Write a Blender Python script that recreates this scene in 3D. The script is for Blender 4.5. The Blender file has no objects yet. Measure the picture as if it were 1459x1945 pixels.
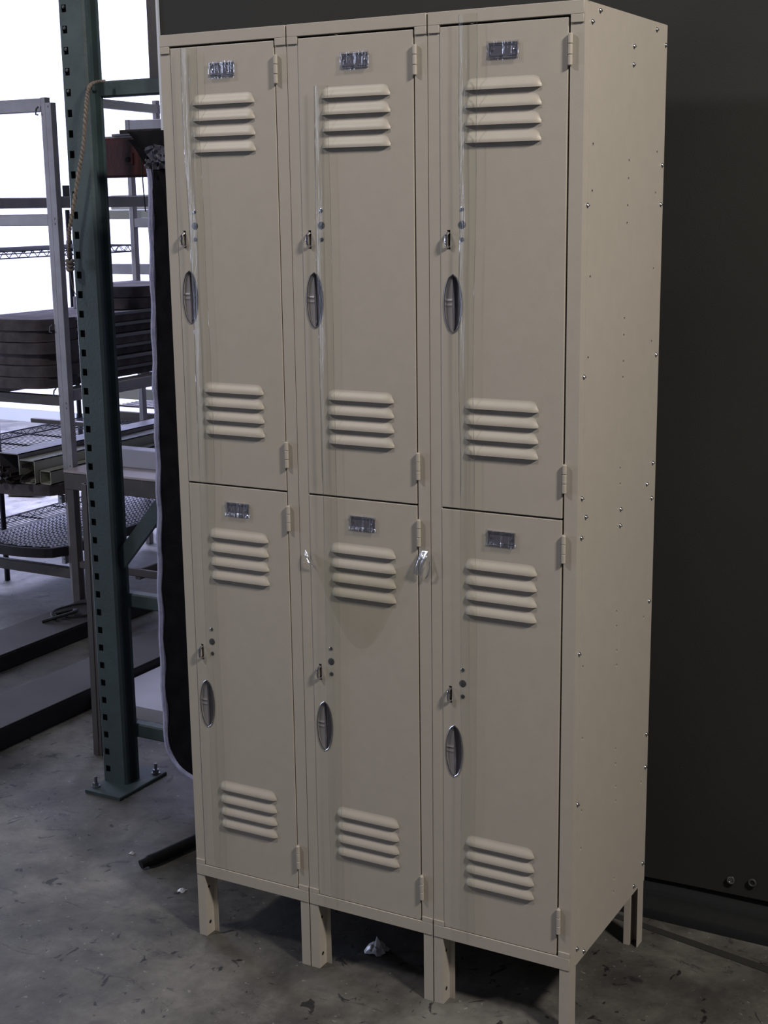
import bpy, bmesh, math, random
from mathutils import Vector, Matrix, noise
random.seed(7)
S = bpy.context.scene
COL = S.collection
PI = math.pi

# ------------------------------------------------------------------ camera, world, lights, exposure
cam = bpy.data.cameras.new('camera'); co = bpy.data.objects.new('camera', cam); COL.objects.link(co)
co.location = (1.85406783, -2.40043031, 1.64807377)
co.rotation_euler = (1.35566058, 0.01372373, 0.50928277)
cam.sensor_fit = 'AUTO'; cam.sensor_width = 36.0; cam.lens = 49.918; cam.clip_end = 60; cam.clip_start = .05
S.camera = co
S.view_settings.view_transform = 'Standard'; S.view_settings.look = 'None'
S.view_settings.exposure = 0.0; S.view_settings.gamma = 1.0
S.view_settings.use_curve_mapping = False

W = bpy.data.worlds.new('world'); S.world = W; W.use_nodes = True
W.node_tree.nodes['Background'].inputs[0].default_value = (0.62, 0.66, 0.80, 1)
W.node_tree.nodes['Background'].inputs[1].default_value = 0.058

def area(name, loc, target, size, power, col, sy=None, spread=None):
    l = bpy.data.lights.new(name, 'AREA'); l.energy = power; l.color = col
    l.shape = 'RECTANGLE' if sy else 'SQUARE'; l.size = size
    if sy: l.size_y = sy
    if spread: l.spread = spread
    o = bpy.data.objects.new(name, l); COL.objects.link(o); o.location = loc
    o.rotation_euler = (Vector(target) - Vector(loc)).to_track_quat('-Z', 'Y').to_euler()
    return o
area('ceiling_lamp_right', (3.5, -1.3, 3.8), (0.7, 0.1, 1.3), .40, 130, (1.0, .935, .835))
area('ceiling_lamp_left', (-1.6, -1.9, 4.0), (0.3, 0, 1.0), .40, 49, (1.0, .955, .93))
area('daylight_far_wall', (-5.2, 3.4, 5.4), (-5.2, 5.9, 0.6), 5.5, 95, (.82, .86, 1.0), sy=1.2)
area('side_daylight_fill', (-9.0, -3.6, 1.7), (0, 0, 1.2), 2.4, 170, (.70, .78, 1.0), sy=3.0)  # unseen low bluish source, added for film streaks and rack fill
area('far_floor_fill', (-4.6, 4.9, 5.2), (-4.5, 4.75, 0), 4.0, 660, (.62, .64, 1.0), sy=1.0, spread=1.5)  # unseen overhead fill, added to brighten far floor and wall base
area('left_daylight_fill', (-10.5, 4.3, 1.9), (-4.0, 4.6, .6), 2.6, 520, (.66, .72, 1.0), sy=3.6)  # unseen source added at left to light the far wall and floor

# ------------------------------------------------------------------ materials
def mat(name, col, rough=.5, metal=0., var=0., vscale=8., bump=0., bscale=60., col2=None, spec=.5, alpha=None, stretch=None, coat=0.):
    m = bpy.data.materials.new(name); m.use_nodes = True
    nt = m.node_tree; b = nt.nodes['Principled BSDF']
    b.inputs['Base Color'].default_value = (*col, 1); b.inputs['Roughness'].default_value = rough
    b.inputs['Metallic'].default_value = metal; b.inputs['Specular IOR Level'].default_value = spec
    if coat: b.inputs['Coat Weight'].default_value = coat; b.inputs['Coat Roughness'].default_value = .15
    tc = nt.nodes.new('ShaderNodeTexCoord')
    src = tc.outputs['Object']
    if stretch:
        mp = nt.nodes.new('ShaderNodeMapping'); mp.inputs['Scale'].default_value = stretch
        nt.links.new(src, mp.inputs[0]); src = mp.outputs[0]
    if var or col2:
        n = nt.nodes.new('ShaderNodeTexNoise'); n.inputs['Scale'].default_value = vscale; n.inputs['Detail'].default_value = 5
        nt.links.new(src, n.inputs['Vector'])
        r = nt.nodes.new('ShaderNodeValToRGB')
        r.color_ramp.elements[0].position = .35; r.color_ramp.elements[1].position = .68
        c2 = col2 or tuple(c*(1+var) for c in col)
        c1 = col if col2 else tuple(c*(1-var) for c in col)
        r.color_ramp.elements[0].color = (*c1, 1); r.color_ramp.elements[1].color = (*c2, 1)
        nt.links.new(n.outputs[0], r.inputs[0]); nt.links.new(r.outputs[0], b.inputs['Base Color'])
    if bump:
        n2 = nt.nodes.new('ShaderNodeTexNoise'); n2.inputs['Scale'].default_value = bscale; n2.inputs['Detail'].default_value = 3
        nt.links.new(src, n2.inputs['Vector'])
        bp = nt.nodes.new('ShaderNodeBump'); bp.inputs['Strength'].default_value = bump; bp.inputs['Distance'].default_value = .002
        nt.links.new(n2.outputs[0], bp.inputs['Height']); nt.links.new(bp.outputs[0], b.inputs['Normal'])
    return m

BEIGE = mat('beige_enamel', (.44, .402, .355), .42, var=.02, vscale=30, bump=.12, bscale=700, spec=.4)
STEEL = mat('zinc_steel', (.42, .43, .47), .28, 1.0)
CHROME = mat('chrome', (.62, .62, .68), .12, 1.0, bump=.5, bscale=180)
CUPM = mat('satin_steel', (.30, .29, .32), .38, .25)
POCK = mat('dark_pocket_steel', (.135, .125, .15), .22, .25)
DARKM = mat('dark_card', (.20, .19, .23), .35, .2)
BLACK = mat('black_gap', (.008, .008, .008), .8)
LOCKD = mat('plug_steel', (.10, .105, .115), .45, .6)
TEAL = mat('dark_green_rack_paint', (.050, .074, .080), .55, var=.15, vscale=14, bump=.3, bscale=120)
RED = mat('dark_red_rack_paint', (.075, .011, .010), .55, var=.25, vscale=12, bump=.3, bscale=90)
ALU = mat('dull_aluminium', (.30, .28, .30), .45, .35, var=.15, vscale=9)
CREAMB = mat('cream_paint', (.46, .46, .40), .5, var=.06, vscale=6)
BLKP = mat('black_plastic', (.018, .016, .020), .7, var=.2, vscale=20)
DECK = mat('dark_grey_plastic', (.085, .08, .095), .42, var=.15, vscale=15)
WIRE = mat('dark_wire', (.018, .018, .028), .4, .3)
BROWN = mat('brown_grey_metal', (.075, .062, .060), .5, var=.2, vscale=12)
FABRIC = mat('black_quilted_fabric', (.006, .0055, .007), .95, var=.3, vscale=30, bump=.8, bscale=220, spec=.15)
BIND = mat('lavender_binding', (.46, .46, .66), .85, col2=(.34, .35, .52), vscale=60, bump=.8, bscale=300, spec=.2)
CURT = mat('charcoal_vinyl', (.029, .0285, .0275), .72, var=.10, vscale=2, bump=.25, bscale=500, spec=.3)
RUBBER = mat('black_rubber', (.008, .0085, .010), .7, bump=.3, bscale=60, spec=.3)
ROPE = mat('tan_rope', (.24, .20, .17), .85, col2=(.12, .10, .09), vscale=120)
CARD = mat('brown_board', (.14, .11, .085), .8, var=.2, vscale=20)
WOODC = mat('worn_peach_top', (.50, .40, .38), .5, col2=(.42, .41, .46), vscale=9)
WHITEP = mat('pale_sheet', (.42, .42, .50), .5, var=.06, vscale=8)
BEAMT = mat('worn_beam_top', (.040, .036, .038), .8, col2=(.060, .055, .056), vscale=5, bump=.4, bscale=40)
TRAYM = mat('hazed_black_tray', (.135, .118, .128), .85, var=.25, vscale=18, spec=.15)  # grey lifted above black to paint in glare haze
LIPM = mat('grey_tray_lip', (.26, .25, .29), .7, spec=.2)
YEL = mat('dull_yellow_wood', (.42, .38, .24), .6, var=.1)

def film_mat(name, gl, tint, rough=.12, bs=35.):
    m = bpy.data.materials.new(name); m.use_nodes = True; nt = m.node_tree
    for n in list(nt.nodes): nt.nodes.remove(n)
    out = nt.nodes.new('ShaderNodeOutputMaterial'); mix = nt.nodes.new('ShaderNodeMixShader')
    t = nt.nodes.new('ShaderNodeBsdfTransparent'); t.inputs[0].default_value = (*tint, 1)
    g = nt.nodes.new('ShaderNodeBsdfGlossy'); g.inputs['Roughness'].default_value = rough
    g.inputs[0].default_value = (.9, .92, 1, 1)
    tc = nt.nodes.new('ShaderNodeTexCoord'); mp = nt.nodes.new('ShaderNodeMapping'); mp.inputs['Scale'].default_value = (3, 3, .25)
    n = nt.nodes.new('ShaderNodeTexNoise'); n.inputs['Scale'].default_value = bs; n.inputs['Detail'].default_value = 4
    b = nt.nodes.new('ShaderNodeBump'); b.inputs['Strength'].default_value = .7; b.inputs['Distance'].default_value = .004
    L = nt.links.new
    L(tc.outputs['Object'], mp.inputs[0]); L(mp.outputs[0], n.inputs['Vector']); L(n.outputs[0], b.inputs['Height']); L(b.outputs[0], g.inputs['Normal'])
    mix.inputs[0].default_value = gl
    L(t.outputs[0], mix.inputs[1]); L(g.outputs[0], mix.inputs[2]); L(mix.outputs[0], out.inputs[0])
    return m
FILM = film_mat('clear_film', .055, (.945, .95, .92), .22)
FOLD = film_mat('clear_film_fold', .30, (.98, .98, .98), .16)
TAPE = film_mat('clear_tape', .75, (.84, .88, .97), .22, 60.)

def concrete():
    m = bpy.data.materials.new('stained_concrete'); m.use_nodes = True; nt = m.node_tree; b = nt.nodes['Principled BSDF']
    L = nt.links.new; tc = nt.nodes.new('ShaderNodeTexCoord')
    def noi(s, d=6, r=.6, off=(0, 0, 0), sc=(1, 1, 1), dist=.3):
        mp = nt.nodes.new('ShaderNodeMapping'); mp.inputs['Location'].default_value = off; mp.inputs['Scale'].default_value = sc
        n = nt.nodes.new('ShaderNodeTexNoise'); n.inputs['Scale'].default_value = s; n.inputs['Detail'].default_value = d; n.inputs['Roughness'].default_value = r; n.inputs['Distortion'].default_value = dist
        L(tc.outputs['Object'], mp.inputs[0]); L(mp.outputs[0], n.inputs['Vector']); return n.outputs[0]
    def ramp(src, stops):
        r = nt.nodes.new('ShaderNodeValToRGB'); e = r.color_ramp.elements
        while len(e) < len(stops): e.new(.5)
        for k, (p, c) in enumerate(stops): e[k].position = p; e[k].color = (*c, 1)
        L(src, r.inputs[0]); return r.outputs[0]
    def mix(a, c, fac, mode='MULTIPLY'):
        x = nt.nodes.new('ShaderNodeMix'); x.data_type = 'RGBA'; x.blend_type = mode
        if isinstance(fac, float): x.inputs[0].default_value = fac
        else: L(fac, x.inputs[0])
        L(a, x.inputs[6]); L(c, x.inputs[7]); return x.outputs[2]
    base = ramp(noi(2.2, 8, .62), [(.36, (.052, .050, .047)), (.50, (.104, .100, .091)), (.62, (.175, .170, .156))])
    mott = ramp(noi(9, 8, .7, (3, 1, 0)), [(.40, (.66, .65, .66)), (.58, (1, 1, 1))])
    spots = ramp(noi(22, 4, .6, (9, 4, 0), (1, .7, 1), .8), [(.335, (.20, .20, .22)), (.372, (1, 1, 1))])
    scuff = ramp(noi(9, 9, .78, (1, 8, 0), (.8, 1.5, 1), 1.6), [(.372, (.35, .35, .38)), (.415, (1, 1, 1))])
    chips = ramp(noi(60, 2, .5, (5, 5, 2)), [(.69, (0, 0, 0)), (.73, (.10, .10, .10))])
    c = mix(base, mott, 1.0); c = mix(c, spots, 1.0); c = mix(c, scuff, .8); c = mix(c, chips, 1.0, 'ADD')
    L(c, b.inputs['Base Color'])
    rr = nt.nodes.new('ShaderNodeMapRange'); rr.inputs[3].default_value = .42; rr.inputs[4].default_value = .68
    L(noi(5), rr.inputs[0]); L(rr.outputs[0], b.inputs['Roughness'])
    bp = nt.nodes.new('ShaderNodeBump'); bp.inputs['Strength'].default_value = .25; bp.inputs['Distance'].default_value = .004
    L(noi(40, 8, .7), bp.inputs['Height']); L(bp.outputs[0], b.inputs['Normal'])
    b.inputs['Specular IOR Level'].default_value = .45
    return m
CONC = concrete()
WALLM = mat('white_wall_paint', (.66, .68, .76), .8, col2=(.78, .80, .84), vscale=1.1)

# ------------------------------------------------------------------ mesh helpers
class MB:
    def __init__(s): s.v = []; s.f = []; s.mi = []; s.m = 0
    def add(s, vs, fs):
        o = len(s.v); s.v += [tuple(v) for v in vs]; s.f += [tuple(i+o for i in f) for f in fs]; s.mi += [s.m]*len(fs)
    def box(s, x0, x1, y0, y1, z0, z1):
        s.add([(x, y, z) for x in (x0, x1) for y in (y0, y1) for z in (z0, z1)],
              [(0, 1, 3, 2), (4, 6, 7, 5), (0, 4, 5, 1), (2, 3, 7, 6), (0, 2, 6, 4), (1, 5, 7, 3)])
    def cbox(s, x0, x1, y0, y1, z0, z1, c):
        # box with chamfered long edges along its longest axis
        d = [x1-x0, y1-y0, z1-z0]; a = d.index(max(d))
        r = [(x0, x1), (y0, y1), (z0, z1)]; o = [i for i in range(3) if i != a]
        (p0, p1), (q0, q1) = r[o[0]], r[o[1]]; c = min(c, (p1-p0)*.45, (q1-q0)*.45)
        ring = [(p0+c, q0), (p1-c, q0), (p1, q0+c), (p1, q1-c), (p1-c, q1), (p0+c, q1), (p0, q1-c), (p0, q0+c)]
        vs = []
        for e in r[a]:
            for p, q in ring:
                v = [0, 0, 0]; v[a] = e; v[o[0]] = p; v[o[1]] = q; vs.append(v)
        fs = [(i, (i+1) % 8, 8+(i+1) % 8, 8+i) for i in range(8)] + [tuple(range(8))[::-1], tuple(range(8, 16))]
        s.add(vs, fs)
    def tube(s, pts, r, n=8, closed=False, sq=1.0, cap=True):
        pts = [Vector(p) for p in pts]; N = len(pts); vs = []; fs = []
        up = None
        for i, p in enumerate(pts):
            a = pts[(i-1) % N] if (closed or i) else p; b = pts[(i+1) % N] if (closed or i < N-1) else p
            t = (b-a).normalized()
            if up is None:
                up = Vector((0, 0, 1)) if abs(t.z) < .9 else Vector((0, 1, 0))
            side = t.cross(up).normalized(); up = side.cross(t).normalized()
            rr = r[i] if isinstance(r, (list, tuple)) else r
            for k in range(n):
                th = 2*PI*k/n; vs.append(p + side*math.cos(th)*rr + up*math.sin(th)*rr*sq)
        for i in range(N if closed else N-1):
            j = (i+1) % N
            for k in range(n): fs.append((i*n+k, i*n+(k+1) % n, j*n+(k+1) % n, j*n+k))
        if cap and not closed: fs += [tuple(range(n))[::-1], tuple((N-1)*n+k for k in range(n))]
        s.add(vs, fs)
    def cyl(s, c, axis, r, h, n=20, r2=None):
        d = Vector(axis).normalized(); c = Vector(c)
        s.tube([c, c+d*h], [r, r if r2 is None else r2], n)
    def prof(s, poly, z0, z1):      # extrude closed xy polygon in z
        n = len(poly)
        s.add([(x, y, z0) for x, y in poly]+[(x, y, z1) for x, y in poly],
              [(i, (i+1) % n, n+(i+1) % n, n+i) for i in range(n)]+[tuple(range(n))[::-1], tuple(range(n, 2*n))])
    def strip(s, path, th, z0, z1):  # folded sheet: open xy path thickened, extruded in z
        P = [Vector((a, b)) for a, b in path]; L = []; R = []
        for i, p in enumerate(P):
            t1 = (P[i]-P[i-1]).normalized() if i else (P[1]-P[0]).normalized()
            t2 = (P[i+1]-P[i]).normalized() if i < len(P)-1 else t1
            n1 = Vector((-t1.y, t1.x)); n2 = Vector((-t2.y, t2.x)); m = (n1+n2).normalized()
            k = th/2/max(.35, m.dot(n1)); L.append(p+m*k); R.append(p-m*k)
        n = len(P)
        for i in range(n-1):
            q = [L[i], L[i+1], R[i+1], R[i]]
            s.add([(a.x, a.y, z0) for a in q]+[(a.x, a.y, z1) for a in q],
                  [(0, 3, 2, 1), (4, 5, 6, 7), (0, 1, 5, 4), (2, 3, 7, 6)]+([(0, 4, 7, 3)] if i == 0 else [])+([(1, 2, 6, 5)] if i == n-2 else []))
    def build(s, name, m, parent=None, smooth=True, bevel=0., loc=None):
        me = bpy.data.meshes.new(name); me.from_pydata(s.v, [], s.f)
        ms = m if isinstance(m, list) else [m]
        for x in ms: me.materials.append(x)
        if len(ms) > 1:
            for p, i in zip(me.polygons, s.mi): p.material_index = i
        bm = bmesh.new(); bm.from_mesh(me); bmesh.ops.recalc_face_normals(bm, faces=bm.faces); bm.to_mesh(me); bm.free()
        if smooth:
            for p in me.polygons: p.use_smooth = not bevel
            me.set_sharp_from_angle(angle=math.radians(34))
        o = bpy.data.objects.new(name, me); COL.objects.link(o)
        if bevel:
            b = o.modifiers.new('b', 'BEVEL'); b.width = bevel; b.segments = 2; b.limit_method = 'ANGLE'
        if parent: o.parent = parent
        if loc: o.location = loc
        return o
def tag(o, label=None, cat=None, group=None, kind=None):
    if label: o['label'] = label
    if cat: o['category'] = cat
    if group: o['group'] = group
    if kind: o['kind'] = kind
    return o
def thing(name, loc, label, cat, group=None, rz=0):
    o = bpy.data.objects.new(name, None); COL.objects.link(o); o.location = loc; o.rotation_euler = (0, 0, rz); o.empty_display_size = .1
    return tag(o, label, cat, group)
def one(b, name, m, label, cat, group=None, **k):
    return tag(b.build(name, m, **k), label, cat, group)

# ------------------------------------------------------------------ room
b = MB(); b.box(-12, 6, -6, 5.9, -.12, 0); tag(b.build('floor', CONC), kind='structure')
b = MB(); b.box(-12, 6, 5.9, 6.05, -.1, 6); tag(b.build('wall_back', WALLM), kind='structure')
b = MB(); b.box(-12, 6, 5.87, 5.9, 0, .10); tag(b.build('baseboard_back', mat('grey_base', (.42, .44, .44), .7)), kind='structure')

# ------------------------------------------------------------------ locker bank
CW = .3048; D = .442; H = 1.9812; ZB = .1524
bank = thing('locker_bank', (0, 0, 0), 'tall beige steel locker bank, three columns wide with six louvered doors, standing on legs', 'locker')

def boolean(o, cutters):
    for c in cutters:
        m = o.modifiers.new('cut', 'BOOLEAN'); m.operation = 'DIFFERENCE'; m.object = c; m.solver = 'EXACT'
    bpy.context.view_layer.update()
    dg = bpy.context.evaluated_depsgraph_get()
    me = bpy.data.meshes.new_from_object(o.evaluated_get(dg))
    o.modifiers.clear(); o.data = me
    for p in me.polygons: p.use_smooth = True
    me.set_sharp_from_angle(angle=math.radians(14))
    for c in cutters: bpy.data.objects.remove(c, do_unlink=True)

def lens(k):         # pointed oval half width
    return max(0., (1-abs(k)**2.0))**.55
HX, HZ, HA, HH = .0505, 1.4595, .0183, .0545
def lens_ring(a, h, y, n=20):
    L = [(HX-a*lens(-1+2*i/n), y, HZ-h+2*h*i/n) for i in range(n+1)]
    R = [(HX+a*lens(1-2*i/n), y, HZ+h-2*h*i/n) for i in range(1, n)]
    return L+R

def frame_column(x0):
    b = MB(); x1 = x0+CW-.0030; t = .0014
    # posts: folded channels, face 24 mm, side flange, inner return, rear lip
    b.strip([(x0, D), (x0, .002), (x0+.0235, .002), (x0+.0235, .021)], t, ZB, H-.002)
    b.strip([(x1, .030), (x1, .002), (x1-.0245, .002), (x1-.0245, .021)], t, ZB, H-.002)
    # back panel
    b.box(x0, x1, D-.0015, D, ZB, H)
    # top and bottom sheets, middle shelf
    b.box(x0, x1, .002, D, H-.0015, H); b.box(x0+.001, x1-.001, .003, D, ZB+.002, ZB+.004); b.box(x0+.001, x1-.001, .02, D, 1.060, 1.0625)
    # shaded door gaps are a black sheet, added below
    o = b.build('locker_frame', BEIGE, bank, bevel=.0005)
    r = MB()
    def rail(z0, z1, zt):
        y = -.0016
        p = [(x0, z0), (x1, z0), (x1, z1), (x0, z1)]
        r.box(x0+.0002, x1-.0002, y, .016, z0, z1)
        a, c = (zt, z0) if zt < z0 else (z1, zt)
        r.box(x0+.0002, x0+.0235, y, .001, a, c); r.box(x1-.0245, x1-.0002, y, .001, a, c)
    rail(1.9585, H, 1.9445); r1 = r.build('frame_rail', BEIGE, o, bevel=.0009)
    r = MB()
    rail(ZB, .1790, .1905); r2 = r.build('frame_rail', BEIGE, o, bevel=.0009)
    k = MB(); k.box(x0+.024, x1-.025, .0195, .0205, .18, 1.9575)
    k.build('door_gap_shade', BLACK, o)
    return o
for c in range(3): frame_column(c*CW)

def leg(x0, sx, y0=0, sy=1, side=True):
    # sx=+1: outer corner at x0, opens to +x ; channel with lip
    b = MB(); w = .0205
    path = [(x0+sx*0.0008, y0+sy*.034), (x0+sx*.0008, y0+sy*.0008), (x0+sx*w, y0+sy*.0008), (x0+sx*w, y0+sy*.030), (x0+sx*(w+.013), y0+sy*.030)]
    b.strip(path, .0016, 0, ZB+.012)
    o = b.build('leg', BEIGE, bank, bevel=.0004)
    for hz, hr in ((.030, .0045), (.118, .0035)):
        h = MB(); h.cyl((x0+sx*w+sx*.0006, y0+sy*.014, hz), (sx, 0, 0), hr, .0004, 12); h.build('bolt_hole', BLACK, o)
    return o
for c in range(3):
    x0 = c*CW; x1 = x0+CW-.0030
    leg(x0, 1); leg(x1, -1); leg(x0, 1, D, -1); leg(x1, -1, D, -1)

# right side panel with punched holes and bolts
SIDE_H = [(17,1950),(49,1742),(399,1736),(238,1717),(237,1684),(48,1661),(396,1657),(235,1634),(234,1601),(45,1510),(396,1508),(231,1421),(230,1389),(395,1362),(42,1364),(231,1338),(230,1307),(226,1128),(228,1096),(223,835),(225,804),(391,778),(42,773),(229,751),(230,720),(45,626),(235,537),(237,504),(241,452),(243,419),(403,400),(47,475),(47,395),(244,243),(242,213)]
SIDE_R = [(71,1970),(34,1948),(377,1966),(250,1925),(249,1892),(433,1942),(431,1712),(26,1637),(428,1635),(424,1333),(22,1332),(22,1106),(232,1045),(231,1012),(422,1107),(388,1068),(421,1032),(42,1067),(22,1031),(423,807),(21,805),(429,503),(428,427),(26,497),(428,198),(371,168),(34,185),(72,161)]
XS = 3*CW-.0030
b = MB(); b.box(XS-.0012, XS+.0012, .026, D+.001, ZB-.002, H-.001)
sp = b.build('side_panel', BEIGE, bank)
c = MB()
for y, z in SIDE_H: c.cyl((XS-.006, y/1000, z/1000), (1, 0, 0), .0036, .012, 10)
boolean(sp, [c.build('cutter', BLACK)])
k = MB(); k.box(XS-.004, XS-.003, .028, D-.004, ZB+.01, H-.01); k.build('hole_shade_backing', BLACK, sp)  # black sheet added behind the punched holes to paint their shade
for y, z in SIDE_R:
    if y < 29: xo = XS+.0006
    else: xo = XS+.0012
    r = MB(); r.tube([(xo-.0005, y/1000, z/1000), (xo+.0012, y/1000, z/1000), (xo+.0026, y/1000, z/1000), (xo+.0032, y/1000, z/1000)], [.0046, .0044, .0032, .001], 12)
    r.cyl((xo+.003, y/1000, z/1000-.0005), (1, 0, 0), .0019, .0016, 6)
    r.build('bolt', STEEL, sp)

# --- door prototype (upper-left), local = world coordinates of column 0, upper tier
def louvre(b, x0, x1, zb, h=.0205, P=.0070):
    nu, nt = 30, 8; vs = []; fs = []
    for i in range(nu+1):
        u = i/nu; x = x0+(x1-x0)*u
        e = min(1., min(u, 1-u)*(x1-x0)/.017); e = math.sqrt(max(0., 1-(1-e)**2))
        for j in range(nt+1):
            t = j/nt       # 0 top, 1 bottom edge
            z = zb + h*(.30+.70*e)*(1-t)
            y = -P*e*((1-math.cos(PI*min(1, t*1.12)))/2)**.85
            vs.append((x, y, z))
        vs.append((x, -P*e+.0011*e, zb)); vs.append((x, -.0000, zb+.0012*e))
    n = nt+3
    for i in range(nu):
        for j in range(n-1): fs.append((i*n+j, i*n+j+1, (i+1)*n+j+1, (i+1)*n+j))
    b.add(vs, fs)

def build_door():
    b = MB(); b.box(.0253, .2742, 0, .0165, 1.0690, 1.9545)
    d = b.build('door', BEIGE, bank, bevel=.0011)
    c = MB(); ring = lens_ring(HA, HH, -.01); n = len(ring)
    c.add(ring+[(x, .03, z) for x, y, z in ring], [(i, (i+1) % n, n+(i+1) % n, n+i) for i in range(n)]+[tuple(range(n)), tuple(range(n, 2*n))[::-1]])
    c2 = MB(); c2.box(.0385, .0455, -.01, .03, 1.5600, 1.5955)
    boolean(d, [c.build('cutter', BLACK), c2.build('cutter', BLACK)])
    for zs in ((1.842, 1.8113, 1.7806, 1.750), (1.2650, 1.2355, 1.2062, 1.1770)):
        for z in zs:
            l = MB(); louvre(l, .0755, .2255, z); l.build('louver', BEIGE, d)
    # recessed pull
    g = MB(); ns, nq = 36, 24; vs = []; fs = []
    for i in range(ns+1):
        s = -1+2*i/ns; hw = HA*lens(s)+.0002
        for j in range(nq+1):
            q = -1+2*j/nq; x = HX+hw*q
            dep = .0015
            if q > -.12: dep = .0022+.0075*math.sqrt(max(0, 1-((q-.44)/.56)**2))*math.sqrt(max(0, 1-s*s))
            else:
                dep = .0012+.0022*(1-s*s)
                for rz in (-.045, .045, .135):
                    dep -= .0016*math.exp(-((s+.02-rz)/.016)**2)
            vs.append((x, dep, HZ+HH*s))
    for i in range(ns):
        for j in range(nq): fs.append((i*(nq+1)+j, i*(nq+1)+j+1, (i+1)*(nq+1)+j+1, (i+1)*(nq+1)+j))
    L_ = [f for f in fs if f[0] % (nq+1) < 10]; R_ = [f for f in fs if f[0] % (nq+1) >= 10]
    g.add(vs, L_); h = g.build('finger_plate', CUPM, d)
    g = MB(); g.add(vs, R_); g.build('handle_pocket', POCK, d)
    g = MB(); g.tube(lens_ring(HA, HH, -.0004), .0013, 6, closed=True); g.build('handle_rim', STEEL, h)
    # latch slot backing and padlock hasp
    g = MB(); g.box(.037, .047, .010, .0105, 1.556, 1.600); g.build('latch_slot', BLACK, d)
    g = MB(); pts = [(.0420, .006, 1.5900), (.0416, -.003, 1.5895), (.0412, -.0075, 1.5860), (.0410, -.0090, 1.5770), (.0412, -.0075, 1.5680), (.0416, -.003, 1.5650), (.0420, .006, 1.5645)]
    g.tube(pts, .0029, 8, sq=1.0); g.build('hasp', CHROME, d)
    # lock mounting plug and screws
    for z, r, m in ((1.633, .0040, STEEL), (1.605, .0072, LOCKD), (1.578, .0042, LOCKD)):
        g = MB(); g.tube([(.0695, .001, z), (.0695, -.0008, z), (.0695, -.0014, z)], [r, r, r*.72], 20)
        if r < .005: g.box(.0690, .0700, -.0020, -.001, z-r*.7, z+r*.7)
        g.build('lock_plug' if r > .006 else 'screw', m, d)
    # name plate holder
    x0, x1, z0, z1 = .1245, .1795, 1.8945, 1.9210
    g = MB(); g.cbox(x0, x1, -.0035, -.0005, z1-.0045, z1, .0012); g.cbox(x0, x1, -.0035, -.0005, z0, z0+.0045, .0012)
    g.box(x0, x1, -.0012, -.0002, z0, z1); g.cbox(x0, x0+.0022, -.0030, -.0005, z0+.002, z1-.002, .0008); g.cbox(x1-.0022, x1, -.0030, -.0005, z0+.002, z1-.002, .0008)
    for sx in (x0+.006, x1-.006): g.tube([(sx, -.001, z0+.013), (sx, -.003, z0+.013), (sx, -.0036, z0+.013)], [.0022, .002, .0008], 10)
    pl = g.build('name_plate_holder', CHROME, d)
    g = MB(); g.box(x0+.003, x1-.003, -.0017, -.0011, z0+.004, z1-.004); g.build('card', DARKM, pl)
    # crinkled film left on the plate
    g = MB(); nx, nz = 14, 8; vs = []
    for i in range(nx+1):
        for j in range(nz+1):
            vs.append((x0-.004+(x1-x0+.008)*i/nx, -.0046-.0016*abs(noise.noise(Vector((i*.8, j*.9, 3)))) - (.001 if j < 2 else 0), z0-.004+(z1-z0+.006)*j/nz+.001*noise.noise(Vector((i*.7, j, 7)))))
    g.add(vs, [(i*(nz+1)+j, i*(nz+1)+j+1, (i+1)*(nz+1)+j+1, (i+1)*(nz+1)+j) for i in range(nx) for j in range(nz)])
    g.build('plate_film', FOLDP, pl)
    # hinges
    for z0, z1 in ((1.874, 1.928), (1.118, 1.172)):
        g = MB(); n = 3; hh = (z1-z0)/n
        for k in range(n): g.tube([(.2800, -.0040, z0+k*hh+.0004), (.2800, -.0040, z0+k*hh+.0012), (.2800, -.0040, z0+(k+1)*hh-.0012), (.2800, -.0040, z0+(k+1)*hh-.0004)], [.0034, .0041, .0041, .0034], 12)
        g.box(.2762, .2802, -.001, .002, z0, z1)
        g.build('hinge', BEIGE, d)
    return d
FOLDP = film_mat('plate_crinkle', .34, (.97, .97, .99), .16, 60.)
door = build_door()
def copy_tree(o, parent):
    c = o.copy(); COL.objects.link(c); c.parent = parent
    for ch in list(o.children): copy_tree(ch, c)
    return c
for c in range(3):
    for t in range(2):
        if c == 0 and t == 0: continue
        d = copy_tree(door, bank); d.location = (c*.3040, 0, -.8890*t)

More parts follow.
